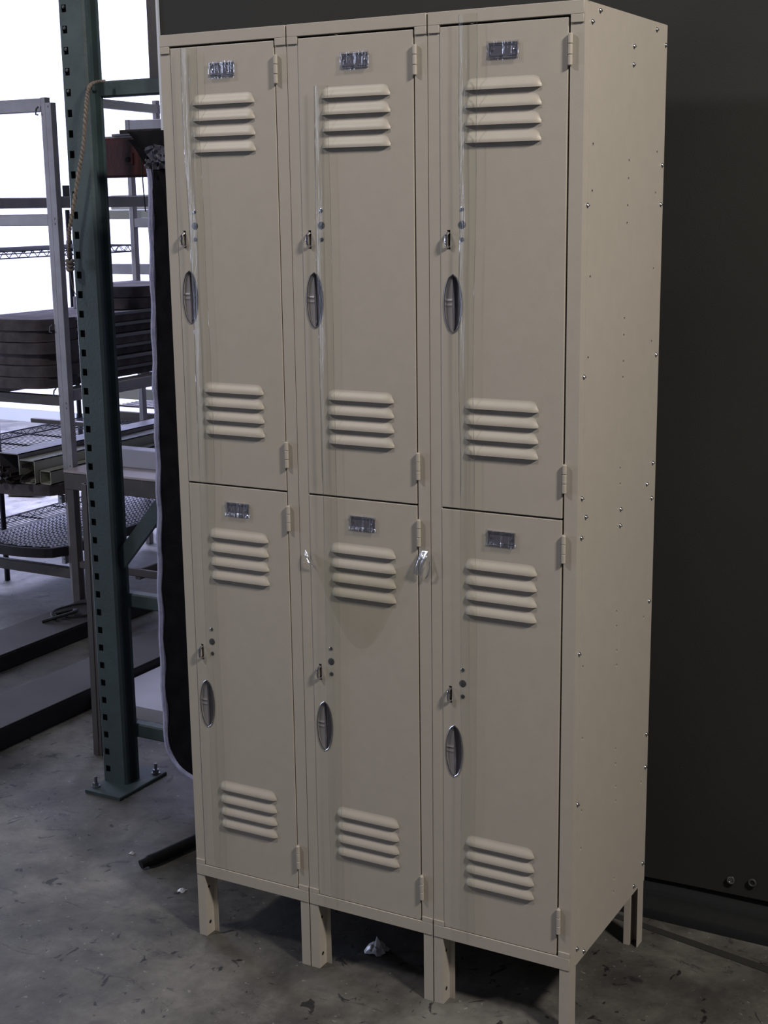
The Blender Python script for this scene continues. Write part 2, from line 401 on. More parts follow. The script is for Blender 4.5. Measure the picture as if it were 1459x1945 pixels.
# --- clear wrap left hanging down the doors
def ribbon(x, z1, z0, w, seed, name, label):
    root = thing(name, (x, -.004, z0), label, 'plastic film', 'clear film bands on the locker doors')
    g = MB(); nz, nx = 120, 8; vs = []
    for i in range(nz+1):
        z = z0+(z1-z0)*i/nz
        wob = .006*noise.noise(Vector((seed, z*1.7, 0)))+.003*noise.noise(Vector((seed+5, z*6, 0)))
        ww = w*(1+.22*noise.noise(Vector((seed+9, z*2.3, 1))))
        for j in range(nx+1):
            q = j/nx
            vs.append((wob+ww*(q-.5), -.0062-(.0030 if z > 1.15 else .0014)*math.sin(q*PI)-.0012*noise.noise(Vector((seed, q*6, z*5))), z-z0))
    g.add(vs, [(i*(nx+1)+j, i*(nx+1)+j+1, (i+1)*(nx+1)+j+1, (i+1)*(nx+1)+j) for i in range(nz) for j in range(nx)])
    g.build('film_band', FILM, root)
    for side, r0 in ((-.5, .0011), (.5, .0006)):
        f = MB(); pts = []; rs = []
        for i in range(nz+1):
            z = z0+(z1-z0)*i/nz
            wob = .006*noise.noise(Vector((seed, z*1.7, 0)))+.003*noise.noise(Vector((seed+5, z*6, 0)))
            ww = w*(1+.22*noise.noise(Vector((seed+9, z*2.3, 1))))
            pts.append((wob+ww*side, -.0068, z-z0)); rs.append(r0*(.5+1.9*abs(noise.noise(Vector((seed+side, z*3, 4)))))*(1. if z > 1.1 else .45))
        f.tube(pts, rs, 6); f.build('film_fold', FOLD, root)
    return root
ribbon(.081, 1.952, .182, .036, 1.3, 'plastic_film', 'narrow clear plastic film band hanging down the left locker column doors')
ribbon(.385, 1.865, .182, .032, 4.1, 'plastic_film', 'narrow clear plastic film band hanging down the middle locker column doors')
ribbon(.694, 1.972, .182, .032, 8.7, 'plastic_film', 'narrow clear plastic film band hanging down the right locker column doors')

def scrap(pts, name, m, label, cat):
    # crumpled sheet through a grid of control rows
    rows = len(pts); n = 9; vs = []
    for r, (a, c) in enumerate(pts):
        a = Vector(a); c = Vector(c)
        for k in range(n):
            p = a.lerp(c, k/(n-1)); p.y += -.004*abs(noise.noise(Vector((r*1.3, k*.9, len(label)))))*1.5; vs.append(p)
    g = MB(); g.add(vs, [(i*n+j, i*n+j+1, (i+1)*n+j+1, (i+1)*n+j) for i in range(rows-1) for j in range(n-1)])
    return one(g, name, m, label, cat)
scrap([((.588, -.004, .978), (.606, -.004, .978)), ((.584, -.010, .962), (.604, -.012, .964)), ((.578, -.012, .945), (.596, -.009, .948)), ((.573, -.008, .930), (.590, -.006, .926))],
      'tape_scrap', TAPE, 'shiny twisted clear tape stuck over the door gap right of the middle column', 'tape')
scrap([((.607, -.004, .958), (.609, -.006, .958)), ((.6085, -.008, .945), (.6115, -.008, .945)), ((.604, -.007, .932), (.608, -.007, .930)), ((.598, -.005, .922), (.599, -.004, .921))],
      'tape_scrap', TAPE, 'thin curled sliver of clear tape just right of the shiny twisted tape', 'tape')
scrap([((.3185, -.004, .950), (.3225, -.004, .948)), ((.3200, -.007, .940), (.3290, -.008, .937)), ((.3260, -.007, .928), (.3340, -.006, .924)), ((.3330, -.004, .918), (.3410, -.003, .916))],
      'tape_scrap', TAPE, 'small clear tape scrap on the frame left of the middle lower door', 'tape')
# slack film stretched across the middle lower door
g = MB(); nx, nz = 22, 16; vs = []
for i in range(nx+1):
    for j in range(nz+1):
        u = i/nx; v = j/nz; x = .334+.236*u
        top = .950-.030*math.sin(PI*u); bot = top-.012-.150*math.sin(PI*u)**1.2
        vs.append((x, -.0095-.003*math.sin(PI*u)-.001*noise.noise(Vector((u*9, v*5, 2))), bot+(top-bot)*v))
g.add(vs, [(i*(nz+1)+j, i*(nz+1)+j+1, (i+1)*(nz+1)+j+1, (i+1)*(nz+1)+j) for i in range(nx) for j in range(nz)])
one(g, 'plastic_wrap', film_mat('slack_film', .03, (.93, .93, .90), .2), 'slack sheet of clear wrap sagging across the middle lower door louvers', 'plastic film')

# ------------------------------------------------------------------ backdrop curtain, skirt, floor strip
cur = thing('vinyl_curtain', (1.3, .60, 0), 'dark charcoal vinyl curtain hanging full width behind the lockers', 'curtain')
g = MB(); nx, nz = 220, 4; vs = []
X0, X1 = -.462, 3.6
def cy(x): return .004*math.sin(x*9)*math.exp(-max(0, x-.2)*2.2)+.006*noise.noise(Vector((x*2.2, 0, 0)))
for lay in (0, 1):
    for i in range(nx+1):
        x = X0+(X1-X0)*i/nx
        for j in range(nz+1):
            zb = .066+.021*max(0, x-.3)
            vs.append((x-1.3, cy(x)*(.6+.4*j/nz)+.006*lay, zb+(3.4-zb)*j/nz))
M = (nx+1)*(nz+1); fs = []
for i in range(nx):
    for j in range(nz):
        a = i*(nz+1)+j; q = (a, a+1, a+nz+2, a+nz+1); fs += [q, tuple(M+k for k in q)]
    a = i*(nz+1); fs.append((a, a+nz+1, M+a+nz+1, M+a)); a += nz; fs.append((a, a+nz+1, M+a+nz+1, M+a))
for a in (0, nx*(nz+1)):
    for j in range(nz): fs.append((a+j, a+j+1, M+a+j+1, M+a+j))
g.add(vs, fs); g.build('curtain_sheet', CURT, cur)
for gx, gz, m in ((1.068-1.3, .119, STEEL), (1.117-1.3, .124, LOCKD)):
    g = MB(); n = 16; r = .0075
    g.tube([(gx+r*math.cos(2*PI*k/n), -.006, gz+r*math.sin(2*PI*k/n)) for k in range(n)], .0026, 8, closed=True)
    o = g.build('grommet', m, cur)
    g = MB(); g.cyl((gx, -.0065, gz), (0, 1, 0), .006, .001, 14); g.build('grommet_hole', BLACK if m is LOCKD else STEEL, o)
g = MB(); g.box(X0-1.3-.006, X0-1.3, -.004, .012, .3, 3.4)  # pale strip paints the bright glint along the curtain edge
tag(g.build('edge_glint', mat('pale_edge', (.55, .58, .66), .4), cur), 'pale bluish strip added as edge glint')
# black skirt below the curtain: two soft folds down to the floor
g = MB(); path = []
prof = [(.622, .090), (.612, .070), (.604, .058), (.592, .052), (.582, .047), (.576, .036), (.568, .030), (.560, .026), (.555, .018), (.552, .008), (.550, .0)]
nx = 120; vs = []
for i in range(nx+1):
    x = -.42+4.0*i/nx
    for y, z in prof: vs.append((x, y+.003*noise.noise(Vector((x*3, z*8, 0)))*(z > .01), z*(1+.10*noise.noise(Vector((x*1.7, z*4, 5))))))
    vs.append((x, .626, 0)); vs.append((x, .626, .090))
n = len(prof)+2
g.add(vs, [(i*n+j, i*n+(j+1) % n, (i+1)*n+(j+1) % n, (i+1)*n+j) for i in range(nx) for j in range(n)]+[tuple(range(n)), tuple(nx*n+k for k in range(n))])
one(g, 'rubber_skirt', RUBBER, 'black rubber skirt lying along the floor under the charcoal curtain', 'floor skirt')
# dark flat strip on the floor
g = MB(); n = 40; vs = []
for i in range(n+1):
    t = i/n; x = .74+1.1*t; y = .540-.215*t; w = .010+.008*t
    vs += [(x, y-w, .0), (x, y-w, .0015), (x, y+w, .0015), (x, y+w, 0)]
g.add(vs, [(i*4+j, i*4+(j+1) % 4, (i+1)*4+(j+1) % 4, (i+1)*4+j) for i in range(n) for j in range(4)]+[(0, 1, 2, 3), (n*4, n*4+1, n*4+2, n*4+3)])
one(g, 'floor_strip', mat('dark_strip', (.022, .022, .020), .7), 'thin dark strip on the floor by the rear right locker leg', 'floor tape')

# ------------------------------------------------------------------ pallet rack frame
rk = thing('pallet_rack', (-.73, .62, 0), 'dark green steel pallet rack upright frame with punched column and cross braces', 'pallet rack')
ox, oy = -.73, .62
g = MB(); x0, x1, y0, y1 = -.774-ox, -.690-ox, .580-oy, .638-oy
t = .003
g.strip([(x0+.006, y0+.0015), (x0, y0+.007), (x0, y1), (x0+.020, y1)], t, .008, 3.2)
g.strip([(x1-.006, y0+.0015), (x1, y0+.007), (x1, y0+.016), (x1-.016, y0+.020), (x1-.016, y1-.010), (x1, y1-.008), (x1, y1), (x1-.020, y1)], t, .008, 3.2)
HZS = [.049+.0525*k for k in range(60)]
hx0, hx1 = -.762-ox, -.746-ox; zp = .008
g.box(x0+.005, hx0, y0, y0+t, .008, 3.2); g.box(hx1, x1-.005, y0, y0+t, .008, 3.2)
for z in HZS+[3.3]:
    if z-.0095 > zp: g.box(hx0, hx1, y0, y0+t, zp, min(3.2, z-.0095))
    zp = z+.0095
col = g.build('rack_column', TEAL, rk)
g = MB(); g.box(x0+.004, x1-.020, y0+.024, y0+.026, .01, 3.2); g.build('column_shade_backing', BLACK, col)  # black sheet added inside the column so its holes look shaded
for z in HZS:
    if 1.9 < z < 2.4:
        g = MB(); g.tube([(-.7545-ox, y0+.004, z+.004), (-.7545-ox, y0-.001, z+.004), (-.7545-ox, y0-.003, z+.004)], [.005, .0045, .002], 10); g.build('rivet', STEEL, rk)
# base plate and anchors
g = MB(); g.cbox(-.775-ox, -.648-ox, .500-oy, .715-oy, 0, .010, .002); bp = g.build('base_plate', TEAL, rk)
for px, py in ((-.762, .532), (-.668, .690)):
    g = MB(); g.cyl((px-ox, py-oy, .010), (0, 0, 1), .013, .003, 16); g.cyl((px-ox, py-oy, .013), (0, 0, 1), .010, .010, 6); g.cyl((px-ox, py-oy, .023), (0, 0, 1), .005, .018, 10)
    g.build('anchor_bolt', STEEL, bp)
# braces
def brace(z, x1=-.30, h=.041):
    g = MB(); g.cbox(-.700-ox, x1-ox, .628-oy, .664-oy, z-h/2, z+h/2, .004); g.build('cross_brace', TEAL, rk)
for z in (1.947, .553, .163): brace(z)
g = MB(); a = Vector((-.700-ox, 0, .665)); c = Vector((-.30-ox, 0, 1.12))
dn = (c-a).normalized(); nn = Vector((-dn.z, 0, dn.x))*.022
vs = []
for y in (.612-oy, .626-oy):
    for p in (a-nn, c-nn, c+nn, a+nn): vs.append((p.x, y, p.z))
g.add(vs, [(0, 1, 2, 3), (4, 7, 6, 5), (0, 4, 5, 1), (1, 5, 6, 2), (2, 6, 7, 3), (3, 7, 4, 0)])
g.build('diagonal_brace', TEAL, rk)
g = MB(); g.cbox(-.534-ox, -.4955-ox, .640-oy, .676-oy, 1.955, 3.2, .003); tag(g.build('strut', BROWN, rk), 'dark brown vertical strut above the top brace')

# ------------------------------------------------------------------ red beam with boards on it
g = MB(); g.cbox(-.800, -.25, .700, .750, 1.722, 1.826, .006); g.cbox(-.672, -.645, .697, .702, 1.755, 1.785, .002)
rb = one(g, 'rack_beam', RED, 'dark red rack beam crossing behind the green column near the top', 'beam')
g = MB(); g.cyl((-.664, .695, 1.768), (0, 1, 0), .007, .004, 12); g.build('beam_hole', BLACK, rb)
def board(x0, x1, y0, y1, z0, z1, m, label):
    g = MB(); g.cbox(x0, x1, y0, y1, z0, z1, .001); one(g, 'flat_board', m, label, 'board', 'boards lying on the red beam')
board(-.797, -.30, .74,  .95, 1.8262, 1.8325, ALU, 'grey sheet, lowest of the boards lying on the red beam')
board(-.750, -.30, .74,  1.0, 1.8327, 1.8390, ALU, 'thin pale strip board above the lowest grey sheet on the red beam')
board(-.722, -.28, .74,  .95, 1.8392, 1.8485, CARD, 'brown board lying on top of the grey sheets above the red beam')
board(-.700, -.28, .90, 1.05, 1.8487, 1.8600, WHITEP, 'pale grey block on top of the brown board, highest of the stack')
# hanging black cable
g = MB(); g.tube([(-.540, .600, 1.838), (-.536, .57, 1.825), (-.520, .565, 1.80), (-.508, .56, 1.775), (-.503, .555, 1.725), (-.497, .55, 1.68), (-.490, .545, 1.632)], .0016, 6)
one(g, 'black_cable', BLACK, 'thin black cable dangling beside the blanket edge below the boards', 'cable')
g = MB(); vs = []; nx, nz = 16, 10
for i in range(nx+1):
    for j in range(nz+1):
        u, v = i/nx, j/nz
        vs.append((-.462+.06*u+.01*noise.noise(Vector((u*5, v*4, 1))), .52+.012*noise.noise(Vector((u*6, v*6, 9))), 1.735+.062*v*(1-.25*abs(u-.5))+.006*noise.noise(Vector((u*4, v*4, 3)))))
g.add(vs, [(i*(nz+1)+j, i*(nz+1)+j+1, (i+1)*(nz+1)+j+1, (i+1)*(nz+1)+j) for i in range(nx) for j in range(nz)])
one(g, 'plastic_bag', mat('lilac_plastic', (.035, .035, .055), .5), 'crumpled grey-lilac plastic bag tucked at the blanket top beside the locker', 'bag')

# ------------------------------------------------------------------ moving blanket
BL = [(-.535, 1.812), (-.522, 1.795), (-.503, 1.773), (-.486, 1.750), (-.478, 1.720), (-.480, 1.66), (-.4835, 1.568), (-.488, 1.44), (-.4905, 1.312), (-.495, 1.18), (-.498, 1.047), (-.502, .90), (-.504, .802), (-.509, .68), (-.512, .581), (-.515, .46), (-.5165, .353), (-.5155, .25), (-.513, .180), (-.505, .152), (-.489, .132), (-.462, .113), (-.427, .097), (-.36, .078), (-.28, .066), (.10, .060)]
def cr(pts, n):     # catmull-rom resample
    out = []
    for i in range(len(pts)-1):
        p = [pts[max(0, i-1)], pts[i], pts[i+1], pts[min(len(pts)-1, i+2)]]
        for k in range(n):
            t = k/n
            out.append(tuple(.5*((2*p[1][a])+(-p[0][a]+p[2][a])*t+(2*p[0][a]-5*p[1][a]+4*p[2][a]-p[3][a])*t*t+(-p[0][a]+3*p[1][a]-3*p[2][a]+p[3][a])*t**3) for a in range(len(pts[0]))))
    out.append(tuple(pts[-1])); return out
E = cr(BL, 4)
bl = thing('moving_blanket', (-.3, .55, .06), 'black quilted moving blanket with lavender edge binding hanging beside the lockers', 'blanket')
def by(x, z): return .006*noise.noise(Vector((x*6, z*2.5, 0)))+.003*math.sin(x*60+z*45)*.6+.003*math.sin(x*60-z*45)*.6
g = MB(); vs = []; nq = 40
for lay in (0, 1):
    for (x, z) in E:
        for k in range(nq+1):
            q = (k/nq)**1.4; xx = x+(.15-x)*q; zz = z+(max(z, .06)*.0)
            vs.append((xx+.3, by(xx, zz)+.011*lay-.004, zz-.06))
n = nq+1; M = len(E)*n; fs = []
for i in range(len(E)-1):
    for k in range(nq):
        a = i*n+k; fs += [(a, a+1, a+n+1, a+n), (M+a, M+a+1, M+a+n+1, M+a+n)]
for i in range(len(E)-1):
    for k in (0, nq): a = i*n+k; fs.append((a, a+n, M+a+n, M+a))
g.add(vs, fs); g.build('quilted_sheet', FABRIC, bl)
g = MB(); Eb = [e for e in E if e[1] < 1.755]
pts = [Vector((x+.3+.0085, by(x, z)+.0015, z-.06)) for x, z in Eb]
vs = []; n = 8; prev = None
for i, p in enumerate(pts):
    a = pts[max(0, i-1)]; c = pts[min(len(pts)-1, i+1)]; t = (c-a).normalized(); s = Vector((t.z, 0, -t.x))
    if abs(t.z) < .5: pass
    w = .0105*(1+.10*noise.noise(Vector((i*.8, 0, 0))))
    for k in range(n): th = 2*PI*k/n; vs.append(p+s*math.cos(th)*w+Vector((0, 1, 0))*math.sin(th)*.0115)
g.add(vs, [(i*n+k, i*n+(k+1) % n, (i+1)*n+(k+1) % n, (i+1)*n+k) for i in range(len(pts)-1) for k in range(n)])
tag(g.build('edge_binding', BIND, bl), 'lavender fabric edge binding')
# upper flap folded over
g = MB(); vs = []; nu, nv = 20, 30
for i in range(nu+1):
    for j in range(nv+1):
        u, v = i/nu, j/nv; z = 1.48+(1.83-1.48)*v
        xl = -.425-.095*max(0, (v-.55)/.45)**1.6+.03*(1-v); xx = xl+(.1-xl)*u
        vs.append((xx+.3, -.018+.008*noise.noise(Vector((xx*7, z*5, 4))), z-.06))
g.add(vs, [(i*(nv+1)+j, i*(nv+1)+j+1, (i+1)*(nv+1)+j+1, (i+1)*(nv+1)+j) for i in range(nu) for j in range(nv)])
o = g.build('folded_flap', FABRIC, bl); sm = o.modifiers.new('s', 'SOLIDIFY'); sm.thickness = .006

# ------------------------------------------------------------------ rope on the column
P = cr([(-.650, .600, 1.965), (-.664, .570, 1.957), (-.668, .556, 1.935), (-.676, .552, 1.88), (-.690, .552, 1.80), (-.708, .551, 1.74), (-.730, .550, 1.66), (-.750, .549, 1.59), (-.757, .549, 1.545), (-.759, .549, 1.515)], 8)
rp = thing('rope', (-.7, .55, 1.45), 'tan twisted rope hanging in front of the green rack column with a knot', 'rope')
off = Vector((-.7, .55, 1.45)); P = [Vector(p)-off for p in P]
g = MB()
for ph in (0, PI):
    pts = []
    for i, p in enumerate(P):
        for k in range(3):
            q = P[min(i+1, len(P)-1)]; pp = p.lerp(q, k/3) if i < len(P)-1 else p
            th = (i*3+k)*.75+ph; pts.append(pp+Vector((math.cos(th)*.0026, math.sin(th)*.0026, 0)))
    g.tube(pts, .0034, 6)
g.build('rope_strand', ROPE, rp)
g = MB(); kc = Vector((-.757, .549, 1.493))-off
for a in range(3):
    n = 20; g.tube([kc+Vector((.0075*math.cos(2*PI*k/n), .0075*math.sin(2*PI*k/n)*(.7+.3*a/2), -.010+.010*a+.003*math.sin(4*PI*k/n))) for k in range(n)], .0052, 8, closed=True)
g.build('knot', ROPE, rp)
g = MB(); g.tube([Vector(p)-off for p in cr([(-.757, .549, 1.480), (-.7565, .549, 1.460), (-.752, .549, 1.438), (-.747, .549, 1.424), (-.742, .549, 1.416)], 5)], .0012, 6); g.build('loose_string', ROPE, rp)

# leaning grey channel behind the column
g = MB(); g.strip([(.0, .02), (.0, 0), (.030, 0), (.030, .02)], .002, 0, .85); g.strip([(.010, -.002), (.020, -.002)], .002, 0, .85)
o = one(g, 'metal_channel', mat('dull_grey_channel', (.11, .10, .10), .5, .3), 'thin dull grey metal channel standing against the back of the green rack column', 'metal channel')
o.location = (-.946, .74, 0); o.rotation_euler = (0, math.radians(.9), 0)

# ------------------------------------------------------------------ long low beams on floor
def beam(x0, x1, y0, y1, z, label, rz=0):
    r = thing('floor_beam', ((x0+x1)/2, (y0+y1)/2, 0), label, 'beam', 'low black beams on the floor')
    w, l = (x1-x0)/2, (y1-y0)/2
    g = MB(); g.cbox(-w, w, -l, l, 0, z-.004, .004); g.build('beam_body', BLKP, r)
    g = MB(); g.cbox(-w+.001, w-.001, -l+.001, l-.001, z-.004, z, .0015); tag(g.build('beam_top', BEAMT, r), 'worn grey top face')
    return r
beam(-1.450, -1.225, -.3, 2.3, .072, 'long low black beam with worn grey top, nearer one beside the green column')
beam(-2.000, -1.770, -.2, 2.10, .064, 'long low black beam with worn grey top, farther one under the cart')
g = MB(); g.tube(cr([(-1.93, 1.60, .068), (-1.90, 1.66, .072), (-1.85, 1.66, .072), (-1.82, 1.72, .07), (-1.82, 1.82, .070), (-1.87, 1.88, .070), (-1.95, 1.84, .070), (-1.98, 1.74, .07), (-1.94, 1.66, .078), (-1.89, 1.62, .07)], 6), .007, 6, sq=.5)
g.tube(cr([(-1.92, 1.58, .069), (-1.88, 1.62, .080), (-1.86, 1.70, .084), (-1.90, 1.74, .076), (-1.94, 1.68, .07)], 6), .012, 6, sq=.5)
one(g, 'black_strap', BLACK, 'looped black strap lying on top of the farther low floor beam', 'strap')
g = MB(); g.cbox(-1.215, -.78, 1.045, 1.60, 0, .044, .003)
one(g, 'low_platform', [WHITEP], 'pale low flat platform on the floor between the beam and blanket', 'platform')

# ------------------------------------------------------------------ bow-front trays
def bow(u): return -.055*(1-(2*u-1)**2)
def panel_outline(Wd, L, n=16, inset=0.):
    pts = []
    for i in range(n+1):
        u = i/n; e = min(u, 1-u)*Wd; r = .05; c = 0
        if e < r: c = r-math.sqrt(max(0, r*r-(r-e)**2))
        pts.append((inset+u*(Wd-2*inset), bow(u)+c+inset))
    return pts+[(Wd-inset, L-inset), (inset, L-inset)]
def shelf_panel(x, y, z, Wd, L, th, parent=None, holes=False, label=None, group=None):
    r = thing('display_tray', (x, y, z), label, 'tray', group) if not parent else parent
    oz = 0 if not parent else z; oxx, oyy = (0, 0) if not parent else (x, y)
    g = MB()
    if holes:
        nxh, nyh = 11, int((L-.05)/.0235)
        cw = (Wd-.03)/nxh; chh = (L-.04)/nyh
        for i in range(nxh):
            for j in range(nyh):
                u = (i+.5)/nxh; x0 = .015+i*cw; y0 = .02+j*chh+(chh/2 if i % 2 else 0)
                def wy(xx, yy): return yy+bow(xx/Wd)*max(0, 1-yy/L)
                cx, cyy = x0+cw/2, y0+chh/2; out = []; inn = []
                for k in range(8):
                    th_ = 2*PI*k/8+PI/8; dx, dy = math.cos(th_), math.sin(th_); s = 1/max(abs(dx), abs(dy))
                    bx, byy = cx+dx*s*cw/2, cyy+dy*s*chh/2; hx, hy = cx+dx*cw*.34, cyy+dy*chh*.30
                    out.append((oxx+bx, oyy+wy(bx, byy), oz+th)); inn.append((oxx+hx, oyy+wy(hx, hy), oz+th))
                low = [(a, c, d-.008) for a, c, d in inn]
                # corners
                g.add(out+inn+low, [(k, (k+1) % 8, 8+(k+1) % 8, 8+k) for k in range(8)]+[(8+k, 8+(k+1) % 8, 16+(k+1) % 8, 16+k) for k in range(8)])
        g.build('perforated_deck', DECK, r)
        g = MB(); g.strip([(oxx+a, oyy+c) for a, c in panel_outline(Wd, L)]+[(oxx+panel_outline(Wd, L)[0][0], oyy+panel_outline(Wd, L)[0][1])], .012, oz, oz+th+.0005)
        g.box(oxx+.0, oxx+.016, oyy+.03, oyy+L, oz+th-.006, oz+th); g.box(oxx+Wd-.016, oxx+Wd, oyy+.03, oyy+L, oz+th-.006, oz+th)
        g.build('rim', BLKP, r)
        g = MB(); g.prof([(oxx+a, oyy+c) for a, c in panel_outline(Wd, L, inset=.012)], oz+.002, oz+.006); g.build('under_tray', BLACK, r)
    else:
        F = min(.16, L*.4)
        g.prof([(oxx+a, oyy+c) for a, c in panel_outline(Wd, F)], oz, oz+th-.001)
        g.box(oxx+.018, oxx+Wd-.018, oyy+F, oyy+L, oz, oz+th-.003); g.build('tray_body', TRAYM, r)
        for xe in (0, Wd-.020):
            g = MB(); g.cbox(oxx+xe, oxx+xe+.020, oyy+F, oyy+L, oz+th-.015, oz+th-.001, .002); g.build('side_lip', LIPM, r)
    return r
ords = ['lowest', 'second from the bottom', 'third from the bottom', 'third from the top', 'second from the top', 'topmost']
zz = .9170
for k in range(6):
    th = .0475; dx = [0, .012, -.006, .01, -.004, .004][k]
    o = shelf_panel(-2.572+dx, 1.985+[0, .01, .02, 0, .012, .0][k], zz, .41, 1.02, th-.0015, label='black bow-front tray, %s of the six in the cart stack' % ords[k], group='stacked black trays on the cart')
    zz += th
for k in range(2):
    shelf_panel(-2.55+.01*k, 2.56+.02*k, zz, .385, .42, .048, label='short black tray, %s of the pair on the stack' % ('lower' if k == 0 else 'upper'), group='short black trays on the stack')
    zz += .050

# ------------------------------------------------------------------ cart A
ca = thing('steel_cart', (-2.10, 2.0, 0), 'grey metal shelf cart with square posts, holding the stack of black trays', 'cart')
CX, CY = -2.10, 2.0
def lbox(par, name, x0, x1, y0, y1, z0, z1, m, ox, oy, c=.003, label=None):
    g = MB(); g.cbox(x0-ox, x1-ox, y0-oy, y1-oy, z0, z1, c); o = g.build(name, m, par)
    if label: o['label'] = label
    return o
for y0 in (2.0, 3.02):
    post = lbox(ca, 'post', -2.146, -2.118, y0, y0+.030, 0.03, 2.066, ALU, CX, CY)
    g = MB(); g.cbox(-2.118-CX, -2.086-CX, y0-CY-.004, y0-CY+.026, 0.0, 2.045, .002)
    for z in (2.03, 1.60, 1.58, .86, .84, .60): g.cyl((-2.105-CX, y0-CY-.004, z), (0, -1, 0), .004, .002, 8)
    g.build('post_channel', ALU, post)
    xl = -2.64 if y0 == 2.0 else -2.56; dz = 0 if y0 == 2.0 else -.028
    lbox(ca, 'post', xl, xl+.028, y0, y0+.030, 0.0, 2.066+dz, ALU, CX, CY)
    for z0, z1 in ((2.012, 2.064), (1.572, 1.618), (.846, .888), (.112, .158)):
        lbox(ca, 'front_rail' if y0 == 2.0 else 'rear_rail', xl+.028, -2.146, y0+.002, y0+.028, z0+dz, z1+dz, ALU if z0 > 1 else BROWN, CX, CY)
for z0, z1 in ((1.641, 1.687), (.866, .914)):
    lbox(ca, 'side_rail', -2.168, -2.090, 2.03, 3.02, z0, z1, ALU, CX, CY)
    lbox(ca, 'side_rail', -2.64, -2.555, 2.03, 3.02, z0, z1, ALU, CX, CY)
g = MB(); g.box(-2.146-CX, -2.100-CX, 2.10-CY, 2.126-CY, 1.687, 1.73); g.build('bracket', BLKP, ca)
for z in (2.012, 1.16, .90):
    g = MB(); g.tube([(-2.150-CX, 1.995-CY, z+.02), (-2.158-CX, 1.99-CY, z+.01), (-2.160-CX, 1.988-CY, z-.01), (-2.150-CX, 1.99-CY, z-.012)], .0035, 6); g.build('hook', STEEL, ca)
# lower perforated shelves rest on clips
shelf_panel(-2.60, 1.955, .475, .450, 1.05, .047, label='black bow-front tray carrying the cream trim pieces in the cart', group=None)
shelf_panel(-2.60, 1.945, .215, .452, 1.05, .040, holes=True, label='dark perforated bow-front tray with slotted holes low in the cart', group=None)
for z in (.475, .215):
    g = MB(); g.cbox(-2.162-CX, -2.140-CX, 1.975-CY, 1.998-CY, z-.032, z+.0, .002); g.cyl((-2.150-CX, 1.975-CY, z-.012), (0, -1, 0), .004, .003, 8); g.build('shelf_clip', STEEL, ca)

# trims lying on the shelf
def trim(x0, x1, y0, y1, z0, z1, m, label, g_='trim channels on the cart shelf'):
    g = MB(); t = .004
    g.box(x0, x1, y0, y1, z1-t, z1); g.box(x0, x0+t, y0, y1, z0, z1); g.box(x1-t, x1, y0, y1, z0, z1); g.box(x0, x1, y0, y1, z0, z0+t) if m is CREAMB else None
    return one(g, 'trim_channel', m, label, 'trim channel', g_)
trim(-2.440, -2.330, 1.94, 2.98, .5222, .642, ALU, 'tall grey metal trim channel at the back of the cart shelf pile')
trim(-2.322, -2.235, 1.93, 2.98, .5222, .622, CREAMB, 'wide cream trim channel in the middle of the cart shelf pile')
trim(-2.228, -2.168, 1.95, 2.98, .5222, .580, CREAMB, 'low cream trim channel nearest the cart post')
for k in range(16):
    g = MB(); L = random.uniform(.05, .12); a = random.uniform(-.5, .5)
    w = random.uniform(.012, .024)
    g.strip([(-w, 0), (0, 0), (0, w)], .0018, 0, L)
    o = one(g, 'angle_offcut', BROWN, 'dark metal angle offcut in the jagged heap at the end of the trim pile', 'metal offcut', 'dark angle offcuts heaped on the cart shelf')
    o.location = (-2.49+.24*random.random(), 1.94+.015*random.random(), .532+.006*k*random.random()); o.rotation_euler = (PI/2+random.uniform(-.25, .25), random.uniform(0, 3.1), a)

# low table standing right of the cart
tb = thing('low_table', (-2.079, 1.928, 0), 'low dark table with pale worn top standing behind the green rack column', 'table')
TX, TY = -2.09, 1.93
lbox(tb, 'table_top', -2.09, -1.30, 1.93, 2.16, .586, .596, WOODC, TX, TY, .002, 'pale peach worn top')
lbox(tb, 'front_apron', -2.088, -1.30, 1.932, 1.952, .516, .586, BROWN, TX, TY)
lbox(tb, 'side_apron', -2.088, -2.068, 1.952, 2.16, .516, .586, BROWN, TX, TY)
lbox(tb, 'leg', -2.085, -2.045, 1.935, 1.965, .03, .516, BROWN, TX, TY)
lbox(tb, 'leg', -1.345, -1.305, 1.935, 1.965, .03, .516, BROWN, TX, TY)
lbox(tb, 'leg', -2.085, -2.055, 2.13, 2.155, 0, .516, BROWN, TX, TY)
lbox(tb, 'stretcher', -1.76, -1.735, 1.80+.15, 2.15, .17, .215, BROWN, TX, TY)
lbox(tb, 'stretcher', -2.05, -1.34, 1.94, 1.96, .185, .215, BROWN, TX, TY)
# grey box panel on the table side
g = MB(); g.cbox(-2.0, -1.45, 2.085, 2.155, .5965, .672, .003)
one(g, 'grey_box', WHITEP, 'plain grey box on the back edge of the low table', 'box')

